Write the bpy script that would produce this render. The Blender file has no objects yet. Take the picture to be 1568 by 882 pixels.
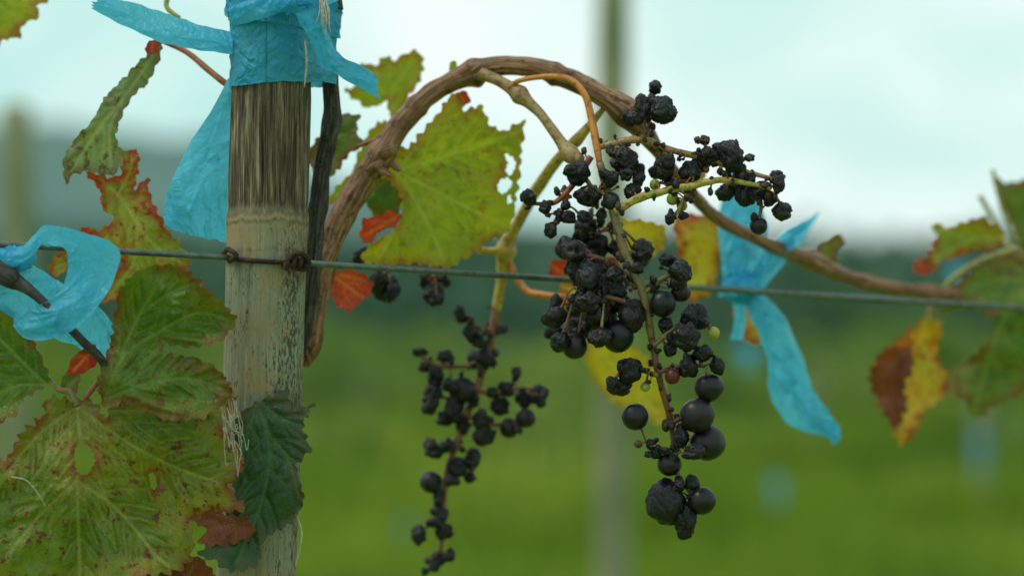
import bpy, math, random
import numpy as np
from mathutils import Vector, noise
from mathutils.geometry import delaunay_2d_cdt, convex_hull_2d
random.seed(7); np.random.seed(7)
F=3702.0; D=1.851; H=1.30
def W(px,py,d=0.0):
    k=(D+d)/F
    return Vector(((px-784)*k, d, H+(441-py)*k))
def nz(x,y=0,z=0): return noise.noise(Vector((x,y,z)))
scene=bpy.context.scene
# ---------------------------------------------------------------- nodes helper
class M:
    def __init__(s,name):
        s.m=bpy.data.materials.new(name); s.m.use_nodes=True
        s.nt=s.m.node_tree; s.nt.nodes.clear()
        s.out=s.nt.nodes.new('ShaderNodeOutputMaterial')
    def n(s,t,ins=None,**kw):
        nd=s.nt.nodes.new('ShaderNode'+t)
        for k,v in kw.items(): setattr(nd,k,v)
        for k,v in (ins or {}).items():
            sk=nd.inputs[k]
            if isinstance(v,bpy.types.NodeSocket): s.nt.links.new(v,sk)
            else: sk.default_value=v
        return nd
    def noise(s,vec,scale,detail=4,rough=.55,dist=0):
        return s.n('TexNoise',{'Vector':vec,'Scale':scale,'Detail':detail,'Roughness':rough,'Distortion':dist}).outputs['Fac']
    def ramp(s,f,pts,mode='LINEAR'):
        r=s.n('ValToRGB',{'Fac':f}); e=r.color_ramp.elements; r.color_ramp.interpolation=mode
        while len(e)<len(pts): e.new(.5)
        for i,(p,c) in enumerate(pts):
            e[i].position=p
            if not isinstance(c,(tuple,list)): c=(c,c,c)
            e[i].color=(c[0],c[1],c[2],1)
        return r.outputs['Color']
    def mix(s,f,a,b,mode='MIX'):
        nd=s.nt.nodes.new('ShaderNodeMix'); nd.data_type='RGBA'; nd.blend_type=mode
        for k,v in ((0,f),(6,a),(7,b)):
            sk=nd.inputs[k]
            if isinstance(v,bpy.types.NodeSocket): s.nt.links.new(v,sk)
            elif k==0: sk.default_value=v
            else: sk.default_value=(v[0],v[1],v[2],1)
        return nd.outputs[2]
    def math(s,op,a,b=0.0,c=None):
        d={0:a,1:b}
        if c is not None: d[2]=c
        nd=s.n('Math',d,operation=op); return nd.outputs[0]
    def mapv(s,vec,scale=(1,1,1),loc=(0,0,0)):
        return s.n('Mapping',{'Vector':vec,'Scale':scale,'Location':loc}).outputs[0]
    def coord(s,k='Object'): return s.n('TexCoord').outputs[k]
    def attr(s,name,out='Fac'): return s.n('Attribute',attribute_name=name).outputs[out]
    def bump(s,h,st=.5,dist=.001):
        return s.n('Bump',{'Height':h,'Strength':st,'Distance':dist}).outputs[0]
    def prin(s,col,rough=.6,normal=None,**kw):
        ins={'Base Color':col if isinstance(col,bpy.types.NodeSocket) else (*col,1),'Roughness':rough}
        if normal is not None: ins['Normal']=normal
        for k,v in kw.items(): ins[k.replace('_',' ')]=v
        return s.n('BsdfPrincipled',ins).outputs[0]
    def done(s,sh): s.nt.links.new(sh,s.out.inputs[0]); return s.m
# ---------------------------------------------------------------- mesh builder
class MB:
    def __init__(s): s.v=[];s.f=[];s.mi=[];s.c=[];s.uv=[]
    def add(s,vs,fs,mi=0,col=(1,1,1),uvs=None):
        b=len(s.v); s.v+= [tuple(p) for p in vs]; s.f+=[tuple(i+b for i in f) for f in fs]
        s.mi+=[mi]*len(fs); s.c+=[col]*len(vs)
        s.uv+= uvs if uvs else [(0,0)]*len(vs)
    def build(s,name,mats,parent=None,smooth=True):
        me=bpy.data.meshes.new(name); me.from_pydata(s.v,[],s.f); 
        for m in mats: me.materials.append(m)
        me.polygons.foreach_set('material_index',s.mi)
        me.polygons.foreach_set('use_smooth',[smooth]*len(s.f))
        a=me.color_attributes.new('col','FLOAT_COLOR','POINT')
        a.data.foreach_set('color',np.array([(*c,1) for c in s.c],dtype=np.float32).ravel())
        u=me.attributes.new('tuv','FLOAT_VECTOR','POINT')
        u.data.foreach_set('vector',np.array([(q[0],q[1],0) for q in s.uv],dtype=np.float32).ravel())
        me.update()
        ob=bpy.data.objects.new(name,me); scene.collection.objects.link(ob)
        if parent: ob.parent=parent
        return ob
def cr(P,n):
    P=[np.array(p,dtype=float) for p in P]
    if len(P)==2: return [P[0]+(P[1]-P[0])*t for t in np.linspace(0,1,n+1)]
    Q=[2*P[0]-P[1]]+P+[2*P[-1]-P[-2]]; out=[]
    for i in range(1,len(Q)-2):
        for k in range(n):
            t=k/n; a,b,c,d=Q[i-1],Q[i],Q[i+1],Q[i+2]
            out.append(.5*((2*b)+(-a+c)*t+(2*a-5*b+4*c-d)*t*t+(-a+3*b-3*c+d)*t**3))
    out.append(P[-1]); return out
def tube(mb,P,n=8,sides=12,rough=0.0,mi=0,col=(1,1,1),nodes=(),freq=60,seed=0,raw=False):
    pts=[]
    for q in cr(P,n):
        if raw: pts.append((Vector(q[:3]),q[3]))
        else: pts.append((W(q[0],q[1],q[2]),q[3]*.0005))
    vs=[];fs=[];uv=[];L=0
    t0=(pts[1][0]-pts[0][0]).normalized()
    nrm=t0.orthogonal().normalized()
    for i,(p,r) in enumerate(pts):
        t=(pts[min(i+1,len(pts)-1)][0]-pts[max(i-1,0)][0]).normalized()
        nrm=(nrm-t*nrm.dot(t)).normalized(); bn=t.cross(nrm)
        if i: L+=(p-pts[i-1][0]).length
        for (npx,npy,w,amt) in nodes:
            q=W(npx,npy,p.y); dd=(q-p).length/(w*.0005)
            r*=1+amt*math.exp(-dd*dd)
        for j in range(sides):
            a=2*math.pi*j/sides; dr=1
            if rough: dr+=rough*(nz(math.cos(a)*2+seed,math.sin(a)*2,L*freq)+.6*nz(math.cos(a)*5+seed,math.sin(a)*5,L*freq*.3))
            vs.append(p+(nrm*math.cos(a)+bn*math.sin(a))*r*dr); uv.append((L,j/sides if j<=sides/2 else 1-j/sides))
    N=len(pts)
    for i in range(N-1):
        for j in range(sides):
            k=(j+1)%sides; fs.append((i*sides+j,i*sides+k,(i+1)*sides+k,(i+1)*sides+j))
    vs.append(pts[0][0]);uv.append((0,0)); vs.append(pts[-1][0]);uv.append((L,0))
    for j in range(sides):
        k=(j+1)%sides; fs.append((k,j,N*sides)); fs.append(((N-1)*sides+j,(N-1)*sides+k,N*sides+1))
    mb.add(vs,fs,mi,col,uv); return pts
def empty(name,loc=(0,0,0)):
    e=bpy.data.objects.new(name,None); scene.collection.objects.link(e); e.empty_display_size=.05; return e
# ---------------------------------------------------------------- materials
def mat_post():
    s=M('weathered_wood'); c=s.coord(); xyz=s.n('SeparateXYZ',{0:c}); Z=xyz.outputs[2]; X=xyz.outputs[0]
    fib=s.noise(s.mapv(c,(300,300,13)),1,7,.70,.35)
    fib2=s.noise(s.mapv(c,(800,800,26)),1,3,.6)
    wav=s.noise(s.mapv(c,(50,50,18)),1,4,.6)
    blot=s.noise(c,34,5,.6); blot2=s.noise(s.mapv(c,(1,1,.5),(3,1,2)),70,6,.7)
    speck=s.noise(s.mapv(c,(520,520,200)),1,4,.7)
    spz=s.noise(s.mapv(c,(45,45,22),(4,4,1)),1,4,.6)
    up=s.ramp(fib,[(.34,(.012,.010,.008)),(.43,(.075,.053,.032)),(.53,(.19,.145,.09)),(.63,(.33,.28,.185)),(.78,(.46,.42,.31))])
    up=s.mix(s.ramp(wav,[(.47,0),(.64,.7)]),up,(.06,.042,.028))
    up=s.mix(s.ramp(wav,[(.30,.45),(.44,0)]),up,(.30,.27,.20))
    up=s.mix(s.ramp(fib2,[(.38,.6),(.48,0)]),up,(.01,.008,.006))
    lo=s.ramp(fib,[(.28,(.15,.155,.105)),(.45,(.21,.215,.15)),(.58,(.265,.265,.185)),(.78,(.33,.33,.24))])
    lo=s.mix(s.ramp(blot,[(.46,0),(.60,.65)]),lo,(.29,.20,.09))
    lo=s.mix(s.ramp(blot2,[(.52,0),(.68,.55)]),lo,(.11,.12,.065))
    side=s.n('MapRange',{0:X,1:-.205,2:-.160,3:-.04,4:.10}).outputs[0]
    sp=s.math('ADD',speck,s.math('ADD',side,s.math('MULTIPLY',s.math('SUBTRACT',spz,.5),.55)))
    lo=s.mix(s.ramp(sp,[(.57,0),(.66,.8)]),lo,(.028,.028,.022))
    crk=s.ramp(s.noise(s.mapv(c,(150,150,2.0)),1,2),[(.490,0),(.5,1),(.510,0)])
    lo=s.mix(s.math('MULTIPLY',crk,.45),lo,(.04,.04,.025))
    zz=s.math('ADD',Z,s.math('ADD',s.math('MULTIPLY',s.math('SUBTRACT',wav,.5),.016),s.math('MULTIPLY',s.math('SUBTRACT',fib,.5),.010)))
    f=s.n('MapRange',{0:zz,1:1.352,2:1.364,3:0,4:1}).outputs[0]
    col=s.mix(f,lo,up)
    ring=s.n('MapRange',{0:zz,1:1.320,2:1.345,3:0,4:.7}).outputs[0]
    ring2=s.n('MapRange',{0:zz,1:1.360,2:1.354,3:0,4:1}).outputs[0]
    col=s.mix(s.math('MULTIPLY',s.math('MULTIPLY',ring,ring2),s.ramp(blot2,[(.35,.3),(.6,1)])),col,(.34,.24,.115))
    for z0,wd_,k in ((1.3495,.0022,.7),(1.356,.0035,.6),(1.329,.0015,.4)):
        dk=s.n('MapRange',{0:s.math('ABSOLUTE',s.math('SUBTRACT',zz,z0)),1:0,2:wd_,3:k,4:0}).outputs[0]
        col=s.mix(s.math('MULTIPLY',dk,s.ramp(blot2,[(.4,.3),(.6,1)])),col,(.04,.028,.018))
    h=s.math('ADD',s.math('MULTIPLY',fib,s.n('MapRange',{0:f,3:.45,4:1.0}).outputs[0]),s.math('MULTIPLY',fib2,.3))
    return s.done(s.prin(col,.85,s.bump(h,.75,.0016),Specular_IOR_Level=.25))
def mat_bark(name,dark,mid,light,sc=1.0,rough=.5):
    s=M(name); c=s.coord(); t=s.attr('tuv','Vector')
    g=s.noise(s.mapv(t,(30*sc,22,1)),1,6,.7)
    g2=s.noise(c,150,5,.7); g3=s.noise(c,26,3)
    col=s.ramp(g,[(.38,dark),(.48,mid),(.60,light)])
    col=s.mix(s.ramp(g3,[(.42,0),(.6,.5)]),col,mid)
    col=s.mix(s.ramp(g2,[(.54,0),(.63,.9)]),col,dark)
    return s.done(s.prin(col,rough,s.bump(s.math('ADD',g,s.math('MULTIPLY',g2,.8)),.9,.0016),Specular_IOR_Level=.5))
def mat_stem():
    s=M('grape_stalk'); c=s.coord(); a=s.attr('col','Color')
    g=s.noise(c,260,4,.6); g3=s.noise(c,45,3)
    col=s.mix(s.ramp(g,[(.5,0),(.66,.75)]),a,(.06,.03,.015))
    col=s.mix(s.ramp(g3,[(.5,0),(.62,.4)]),col,(.24,.10,.03))
    return s.done(s.prin(col,.5,s.bump(g,.5,.0007)))
def mat_berry():
    s=M('grape_skin'); c=s.coord(); a=s.attr('col','Color')
    g=s.noise(c,110,4,.6); g2=s.noise(c,480,5,.7); g4=s.noise(c,260,3,.6,.8)
    bl=s.mix(s.ramp(g,[(.42,0),(.70,.5)]),a,(.014,.022,.030))
    bl=s.mix(s.ramp(g2,[(.60,0),(.73,.28)]),bl,(.05,.05,.052))
    bl=s.mix(s.ramp(g4,[(.60,0),(.75,.25)]),bl,(.035,.012,.012))
    r=s.ramp(g,[(.35,.30),(.7,.58)])
    hh=s.math('ADD',s.math('ABSOLUTE',s.math('SUBTRACT',g4,.5)),s.math('MULTIPLY',g2,.14))
    return s.done(s.prin(bl,r,s.bump(hh,s.math('MULTIPLY',s.n('Attribute',attribute_name='tuv').outputs['Fac'],.7),.0026),Specular_IOR_Level=.38))
def mat_tape():
    s=M('blue_plastic_tape'); t=s.attr('tuv','Vector'); c=s.coord()
    w=s.noise(s.mapv(t,(34,90,1)),1,2,.5,.8); w2=s.noise(c,150,3,.55,.5)
    w3=s.noise(s.mapv(t,(70,50,1),(3,1,0)),1,1.5,.5,1.6); w4=s.noise(s.mapv(t,(150,110,1),(1,5,0)),1,1.5,.5,1.0)
    rid=s.math('ABSOLUTE',s.math('SUBTRACT',w3,.5)); rid2=s.math('ABSOLUTE',s.math('SUBTRACT',w4,.5))
    h=s.math('ADD',s.math('MULTIPLY',w,.6),s.math('ADD',s.math('MULTIPLY',w2,.3),s.math('ADD',s.math('MULTIPLY',rid,-1.7),s.math('MULTIPLY',rid2,-.7))))
    b=s.bump(h,.75,.003)
    col=s.mix(s.ramp(w2,[(.35,0),(.7,.35)]),(.035,.46,.74),(.02,.36,.62))
    col=s.mix(s.ramp(s.noise(c,24,3),[(.45,0),(.7,.45)]),col,(.16,.60,.80))
    col=s.mix(s.ramp(s.noise(c,700,3,.7),[(.71,0),(.76,.3)]),col,(.05,.10,.11))
    p=s.prin(col,.38,b,Specular_IOR_Level=.42)
    tr=s.n('BsdfTranslucent',{'Color':s.mix(.6,col,(.24,.80,.98)),'Normal':b}).outputs[0]
    return s.done(s.n('MixShader',{0:.52,1:p,2:tr}).outputs[0])
def mat_leaf(name,c1,c2,spot=(.11,.04,.014),spot_amt=.5,edge=(.12,.05,.015),edge_amt=.6,vein=(.42,.42,.12),tr=.35,trc=1.4,rough=.45,red=0.0,rim=None,rim_amt=.7,bmp=.6):
    s=M(name); c=s.coord()
    n1=s.noise(c,22,4,.6); n2=s.noise(c,75,5,.65); n3=s.noise(c,300,4,.6); n4=s.noise(s.mapv(c,(1,1,1),(5,2,9)),32,5,.7); n5=s.noise(s.mapv(c,(1,1,1),(1,7,3)),150,3,.6)
    col=s.ramp(n1,[(.36,c1),(.62,c2)])
    if rim:
        rf=s.math('MULTIPLY',s.attr('rim'),s.ramp(n4,[(.36,.1),(.56,1)])); col=s.mix(s.math('MULTIPLY',rf,rim_amt),col,rim)
    col=s.mix(s.ramp(n2,[(.34,.45),(.50,0)]),col,tuple(x*.5 for x in c1))
    vor=s.n('TexVoronoi',{'Vector':c,'Scale':300},feature='DISTANCE_TO_EDGE').outputs['Distance']
    net=s.ramp(vor,[(0,1),(.14,0)])
    v=s.attr('vein'); e=s.attr('edge')
    col=s.mix(s.math('MULTIPLY',net,.12),col,vein)
    if red: col=s.mix(s.ramp(n4,[(.5,0),(.62,red)]),col,(.42,.04,.012))
    lo=.75-.14*spot_amt
    col=s.mix(s.ramp(n2,[(lo,0),(lo+.03,.85)]),col,spot)
    cl=s.ramp(n4,[(.44,0),(.54,1)])
    sm=s.math('MULTIPLY',s.ramp(n5,[(.57,0),(.60,1)]),cl)
    col=s.mix(s.math('MULTIPLY',sm,min(1,spot_amt*1.1)),col,spot)
    col=s.mix(s.ramp(n3,[(.66,0),(.69,.6*min(1,spot_amt*1.2))]),col,tuple(x*.6 for x in spot))
    col=s.mix(s.math('MULTIPLY',v,.85),col,vein)
    ee=s.math('MULTIPLY',e,s.ramp(n4,[(.38,0),(.54,1)]))
    col=s.mix(s.math('MULTIPLY',ee,edge_amt),col,edge)
    h=s.math('ADD',s.math('MULTIPLY',v,-1.0),s.math('ADD',s.math('MULTIPLY',n5,.4),s.math('MULTIPLY',net,-.4)))
    b=s.bump(h,bmp,.0014)
    p=s.prin(col,rough,b,Specular_IOR_Level=.38)
    tc=s.mix(1.0,col,(trc,trc*1.0,trc*.5),'MULTIPLY')
    t=s.n('BsdfTranslucent',{'Color':tc,'Normal':b}).outputs[0]
    return s.done(s.n('MixShader',{0:tr,1:p,2:t}).outputs[0])
def mat_metal(name,c1,c2,rough=.5,metal=.5,b=.3):
    s=M(name); c=s.coord(); g=s.noise(c,160,5,.7)
    return s.done(s.prin(s.ramp(g,[(.4,c1),(.62,c2)]),rough,s.bump(g,b,.0006),Metallic=metal))
def mat_flat(name,c1,c2,scale,rough=.9,tr=0,det=5,c3=None):
    s=M(name); c=s.coord(); g=s.noise(c,scale,det,.6)
    col=s.ramp(g,[(.38,c1),(.62,c2)] if not c3 else [(.35,c1),(.52,c2),(.68,c3)])
    p=s.prin(col,rough,Specular_IOR_Level=.1)
    if tr:
        t=s.n('BsdfTranslucent',{'Color':col}).outputs[0]; p=s.n('MixShader',{0:tr,1:p,2:t}).outputs[0]
    return s.done(p)
POST=mat_post()
CANE=mat_bark('cane_bark',(.035,.012,.007),(.20,.080,.030),(.46,.26,.12))
OLD=mat_bark('old_vine_bark',(.008,.008,.008),(.036,.030,.025),(.11,.10,.085),1.4,.8)
STEM=mat_stem(); BERRY=mat_berry(); TAPE=mat_tape()
WIRE=mat_metal('galvanised_wire',(.07,.09,.075),(.12,.15,.125),.4,.4,.08)
RUST=mat_metal('rusty_wire',(.012,.008,.007),(.07,.03,.016),.8,.2)
STRAW=mat_flat('straw_fibre',(.34,.31,.24),(.5,.47,.38),300)
# ---------------------------------------------------------------- wooden post
mb=MB(); NR=640; NS=128; vs=[];fs=[]
for i in range(NR):
    z=0.0+ (1.56)*(i/(NR-1))**.7
    py=441-(z-H)/.0005; cx=(420-.031*py-784)*.0005
    R=.0305
    R+=.0010*math.exp(-((py-338)/13)**2)-.0006*math.exp(-((py-318)/8)**2)-.0004*math.exp(-((py-343)/2.5)**2)
    upz=1/(1+math.exp((py-325)/6))
    for j in range(NS):
        a=2*math.pi*j/NS; ca,sa=math.cos(a),math.sin(a)
        r=R+.0008*nz(ca*2,sa*2,z*7)
        g=nz(ca*11,sa*11,z*14)+.6*nz(ca*24,sa*24,z*26)
        r+=upz*.0022*min(0.2,g)+(1-upz)*.00030*g-upz*.0003
        dd=((a-4.35-.15*nz(z*4))%(2*math.pi)); 
        if dd>math.pi: dd-=2*math.pi
        r-=.0016*math.exp(-(dd/.035)**2)*(1 if z<1.33 else .3)
        vs.append((cx+ca*r,sa*r,z))
for i in range(NR-1):
    for j in range(NS):
        k=(j+1)%NS; fs.append((i*NS+j,i*NS+k,(i+1)*NS+k,(i+1)*NS+j))
vs.append((cx,0,z+.001)); 
for j in range(NS): fs.append(((NR-1)*NS+j,(NR-1)*NS+(j+1)%NS,NR*NS))
mb.add(vs,fs); mb.build('wooden_post',[POST])
# ---------------------------------------------------------------- wire
def wd(px): return -.033+(px-475)/965*.30
mb=MB()
tube(mb,[(-400,348,-.12,5),(0,374,-.075,5),(200,386,-.052,4.9),(348,394,-.030,4.8)],10,12)
tube(mb,[(470,403,-.033,4.9),(800,424,wd(800),5),(1150,446,wd(1150),5.2),(1440,464,wd(1440),5.6),(1900,490,.42,6),(3200,540,.9,6)],14,12)
wire=mb.build('vineyard_wire',[WIRE])
mb=MB()
cxp=(420-.031*400-784)*.0005
def onpost(ang,py,rr=.0325): 
    return (cxp+math.cos(ang)*rr, math.sin(ang)*rr, H+(441-py)*.0005)
P=[]
for k in range(26):
    t=k/25; a=math.radians(172+t*(350-172)); py=389+14*t+5*math.sin(t*3.1)*.8
    P.append((*onpost(a,py,.0328),.0019))
tube(mb,P,3,9,.15,raw=True)
P=[]
for k in range(24):
    t=k/23; a=math.radians(-5+t*190); P.append((*onpost(a,402-12*t,.0328),.0018))
tube(mb,P,3,8,.15,raw=True)
tube(mb,[(342,388,-.012,4),(350,382,-.03,4),(362,392,-.035,3.8),(350,400,-.03,3.6)],6,8,.15)
P=[]
for k in range(40):
    t=k/39; a=t*2*math.pi*3.4; P.append((436+34*t,402+9*math.sin(a)*(1-.2*t),-.034+.0045*math.cos(a),3.6))
tube(mb,P,3,8,.15)
tube(mb,[(440,400,-.036,4),(455,388,-.041,4),(472,396,-.036,4),(466,412,-.033,4),(448,408,-.036,4)],6,9,.2)
mb.build('rusty_tie_wire',[RUST])
# ---------------------------------------------------------------- tape ribbons
def creases(seed,Ltot,wd_,K,long=.5):
    rnd=random.Random(seed); out=[]
    for k in range(K):
        an=rnd.gauss(0,.35) if rnd.random()<long else rnd.uniform(-1.5,1.5)
        out.append((rnd.uniform(0,Ltot),rnd.uniform(-.5,.5)*wd_,math.cos(an),math.sin(an),rnd.uniform(.0008,.0032),rnd.choice([-1,1,1])*rnd.uniform(.4,1),rnd.uniform(.008,.03)))
    return out
def crz_eval(cs,u,v):
    s=0
    for (u0,v0,c,n,w,a,ln) in cs:
        du,dv=u-u0,v-v0; al=du*c+dv*n; ac=abs(-du*n+dv*c)
        if ac<w*3 and abs(al)<ln: s+=a*math.exp(-ac/w)*(1-(al/ln)**2)
    return s
def strip(mb,rows,n=12,m=18,crease=.0015,bulge=0.0,seed=0,ragged=0.0,endtaper=0,fold=3.0):
    q=cr(rows,n+5); m=int(m*1.6); vs=[];fs=[];uv=[];L=0;prev=None
    N=len(q); mids=[(W(r[0],r[1],r[4])+W(r[2],r[3],r[5]))/2 for r in q]
    Lt=sum((mids[i]-mids[i-1]).length for i in range(1,N)); wm=(W(q[N//2][0],q[N//2][1],q[N//2][4])-W(q[N//2][2],q[N//2][3],q[N//2][5])).length
    cs=creases(int(seed*10+rows[0][0]),Lt,wm,int(12+Lt*wm*12000))
    for i,r in enumerate(q):
        A=W(r[0],r[1],r[4]); B=W(r[2],r[3],r[5]); wdt=(B-A).length
        mid=(A+B)/2
        if prev is not None: L+=(mid-prev).length
        prev=mid
        for j in range(m+1):
            t=j/m
            p=A.lerp(B,t)
            if ragged and i>N-6:
                dirv=(mids[N-1]-mids[N-4]).normalized()
                p=p+dirv*ragged*(nz(t*6+seed,3)+.5*nz(t*17,seed))*(i-(N-6))/5
            y=-bulge*math.sin(math.pi*t)
            y+=crease*(.8*nz(L*fold*9+seed,t*fold*1.0)+.4*nz(L*22+seed,t*4,seed))
            y-=crease*.85*crz_eval(cs,L,(t-.5)*wdt)
            e=.0010*nz(L*90,seed+ (0 if t<.5 else 9)) if t in(0,1) else 0
            vs.append(p+Vector((e,y,e))); uv.append((L,(t-.5)*wdt))
    for i in range(N-1):
        for j in range(m):
            a=i*(m+1)+j; fs.append((a,a+1,a+m+2,a+m+1))
    mb.add(vs,fs,0,(1,1,1),uv)
import bmesh
def knot(mb,px,py,d,rx,ry,rz,seed):
    bm=bmesh.new(); bmesh.ops.create_icosphere(bm,subdivisions=5,radius=1)
    c=W(px,py,d); vs=[]
    for v in bm.verts:
        n=v.co; f=1+.28*nz(n.x*1.6+seed,n.y*1.6,n.z*1.6)+.22*(1-2*abs(nz(n.x*3+seed,n.y*3,n.z*1.8)))+.04*nz(n.x*9,n.y*9,n.z*9)
        vs.append(c+Vector((n.x*rx*.0005,n.y*ry*.0005,n.z*rz*.0005))*f)
    mb.add(vs,[[v.index for v in f.verts] for f in bm.faces],0,(1,1,1),[(v.co.x*.02,v.co.z*.02) for v in bm.verts]); bm.free()
def band(mb,pyt,pyb,off,seed,stemx=500,tilt=0,crz=.0011):
    pts=[]
    pc=((420-.031*80-784)*.0005,0)
    for k in range(90):
        a=2*math.pi*k/90; pts.append((pc[0]+math.cos(a)*(.0308+off),math.sin(a)*(.0308+off)))
    sx=W(stemx,80,.022)
    for k in range(40):
        a=2*math.pi*k/40; pts.append((sx.x+math.cos(a)*(.0065+off),.022+math.sin(a)*(.0065+off)))
    h=convex_hull_2d([Vector(p) for p in pts]); hp=[np.array(pts[i]) for i in h]; hp.append(hp[0])
    cum=[0]
    for i in range(1,len(hp)): cum.append(cum[-1]+np.linalg.norm(hp[i]-hp[i-1]))
    n=260; m=40; vs=[];fs=[];uv=[]; hgt=(pyb-pyt)*.0005
    cs=creases(seed+77,cum[-1],hgt,56,.6)
    for i in range(n):
        s_=cum[-1]*i/n; k=max(0,np.searchsorted(cum,s_,side='right')-1); k=min(k,len(hp)-2)
        t=(s_-cum[k])/(cum[k+1]-cum[k]+1e-9); p=hp[k]*(1-t)+hp[k+1]*t
        tg=(hp[k+1]-hp[k]); tg/=np.linalg.norm(tg)+1e-9; nr=np.array([tg[1],-tg[0]])
        if np.dot(nr,p-np.array(pc))<0: nr=-nr
        ang=i/n*2*math.pi
        for j in range(m+1):
            v=j/m; py=pyt+(pyb-pyt)*v+tilt*(p[0]-pc[0])/.0005
            py+=3.5*nz(math.cos(ang)*2+seed,math.sin(ang)*2,v*.5)+1.2*nz(math.cos(ang)*9,math.sin(ang)*9,seed+v*.3)
            fl=.0014*nz(math.cos(ang)*1.5,math.sin(ang)*1.5+seed)*max(0,abs(v-.5)*2-.6)
            dr=fl+crz*(.8*nz(math.cos(ang)*3+seed,math.sin(ang)*3,v*3.5)+1.0*crz_eval(cs,s_,(v-.5)*hgt))
            vs.append((p[0]+nr[0]*dr,p[1]+nr[1]*dr,H+(441-py)*.0005)); uv.append((s_,v*hgt))
    for i in range(n):
        for j in range(m):
            a=i*(m+1)+j; b=((i+1)%n)*(m+1)+j; fs.append((a,b,b+1,a+1))
    mb.add(vs,fs,0,(1,1,1),uv)
mb=MB()
band(mb,37,132,.0016,1,tilt=-.07)
band(mb,-30,42,.0034,5,tilt=.12,crz=.0018)
band(mb,-60,14,.0050,9,tilt=-.15,crz=.0020)
knot(mb,452,2,-.044,26,18,17,3)
strip(mb,[(440,0,468,-4,-.050,-.048),(455,25,486,12,-.052,-.046),(474,62,497,36,-.050,-.042),(492,100,512,72,-.046,-.036),(520,118,532,92,-.040,-.030),(552,136,560,104,-.034,-.026),(580,152,578,118,-.030,-.024)],12,18,.0030,.003,4,.0035,fold=4)
strip(mb,[(352,42,352,14,-.02,-.025),(385,34,380,0,-.040,-.042),(425,22,420,-14,-.048,-.048),(455,10,450,-12,-.054,-.050)],12,14,.0022,.003,8)
strip(mb,[(450,-6,455,22,-.050,-.050),(480,-18,490,12,-.044,-.044),(512,-30,520,0,-.020,-.020)],10,12,.002,.003,12)
strip(mb,[(356,84,358,50,-.018,-.012),(310,78,305,38,-.012,-.004),(250,66,252,20,-.004,.006),(192,41,202,4,.0,.01),(140,14,152,-6,.0,.01)],14,20,.0022,.003,2,.004)
strip(mb,[(350,120,364,122,.004,.0),(322,172,362,176,.010,.012),(284,232,360,232,.014,.022),(256,296,356,296,.018,.026),(250,336,354,344,.014,.022),(262,352,352,374,.010,.020)],16,34,.0028,-.006,6,.0035,fold=2.2)
mb.build('plastic_tape_ribbon',[TAPE])
mb=MB()
strip(mb,[(50,362,72,378,-.085,-.085),(72,344,98,380,-.090,-.084),(128,356,104,400,-.092,-.084),(180,380,102,420,-.092,-.084),(176,426,92,446,-.093,-.086),(146,474,72,462,-.095,-.088),(100,512,52,470,-.094,-.088),(46,520,32,484,-.088,-.084),(20,500,24,478,-.078,-.078)],12,22,.0018,.001,3)
strip(mb,[(-60,440,-60,380,-.07,-.06),(0,474,10,384,-.068,-.06),(40,500,60,412,-.064,-.058),(90,520,100,436,-.058,-.052),(132,538,150,468,-.05,-.046),(158,556,180,505,-.042,-.04)],12,22,.0030,.003,7,.004)
strip(mb,[(-60,378,-60,360,-.085,-.08),(0,410,0,380,-.085,-.08),(40,400,30,380,-.085,-.08),(66,372,52,360,-.085,-.083)],10,14,.002,.003,9)
knot(mb,22,396,-.072,26,16,18,8)
mb.build('plastic_tape_ribbon',[TAPE])
mb=MB(); q=.215
knot(mb,1134,438,q-.005,26,22,24,21)
strip(mb,[(1112,446,1152,440,q,q),(1104,400,1168,396,q-.01,q+.005),(1100,350,1176,350,q-.012,q+.01),(1106,300,1158,306,q,q+.015),(1116,258,1134,250,q+.01,q+.012)],12,22,.007,.006,4,.004,fold=3)
strip(mb,[(1142,440,1166,446,q,q),(1166,392,1194,412,q-.01,q+.01),(1196,358,1226,372,q-.01,q+.012),(1228,340,1258,322,q,q+.01)],12,18,.006,.004,9,.006)
strip(mb,[(1128,448,1158,440,q,q),(1152,492,1200,484,q-.01,q+.01),(1174,548,1226,540,q-.008,q+.012),(1178,600,1246,596,q,q+.016),(1206,648,1276,640,q+.004,q+.016),(1262,668,1284,652,q+.006,q+.012),(1276,682,1286,668,q+.006,q+.01)],12,22,.006,.006,14,.004)
strip(mb,[(1120,448,1140,452,q+.005,q+.005),(1124,490,1142,494,q+.01,q+.01),(1118,520,1136,520,q+.012,q+.012)],8,10,.002,.002,2)
strip(mb,[(1096,440,1160,424,q-.012,q-.014),(1100,456,1166,446,q-.012,q-.014)],8,16,.003,.006,5)
mb.build('plastic_tape_ribbon',[TAPE])
# ---------------------------------------------------------------- vine wood
vine=empty('grapevine')
mb=MB()
arch=[(462,560,.055,9),(470,532,.055,18),(478,480,.056,21),(492,420,.058,20),(515,350,.060,19),(548,288,.062,19),(578,245,.064,19),(610,195,.066,17),(655,147,.068,15.5),(710,117,.068,16),(765,101,.066,14.5),(820,104,.062,14.5),(870,120,.058,16),(915,143,.055,17),(950,165,.056,19),(975,190,.062,17),(1005,228,.075,12),(1045,280,.10,10),(1100,335,.15,10),(1180,375,.20,11),(1240,398,.24,14),(1300,425,.27,12),(1380,443,.30,12),(1460,452,.33,11),(1540,475,.36,10),(1700,520,.42,9)]
tube(mb,arch,12,32,.20,nodes=((585,243,17,.34),(480,520,26,.25),(728,113,12,.4),(958,170,18,.3),(640,162,8,.2),(850,112,8,.2),(540,300,9,.12),(1245,400,18,.35),(1425,455,15,.5)))
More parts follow.
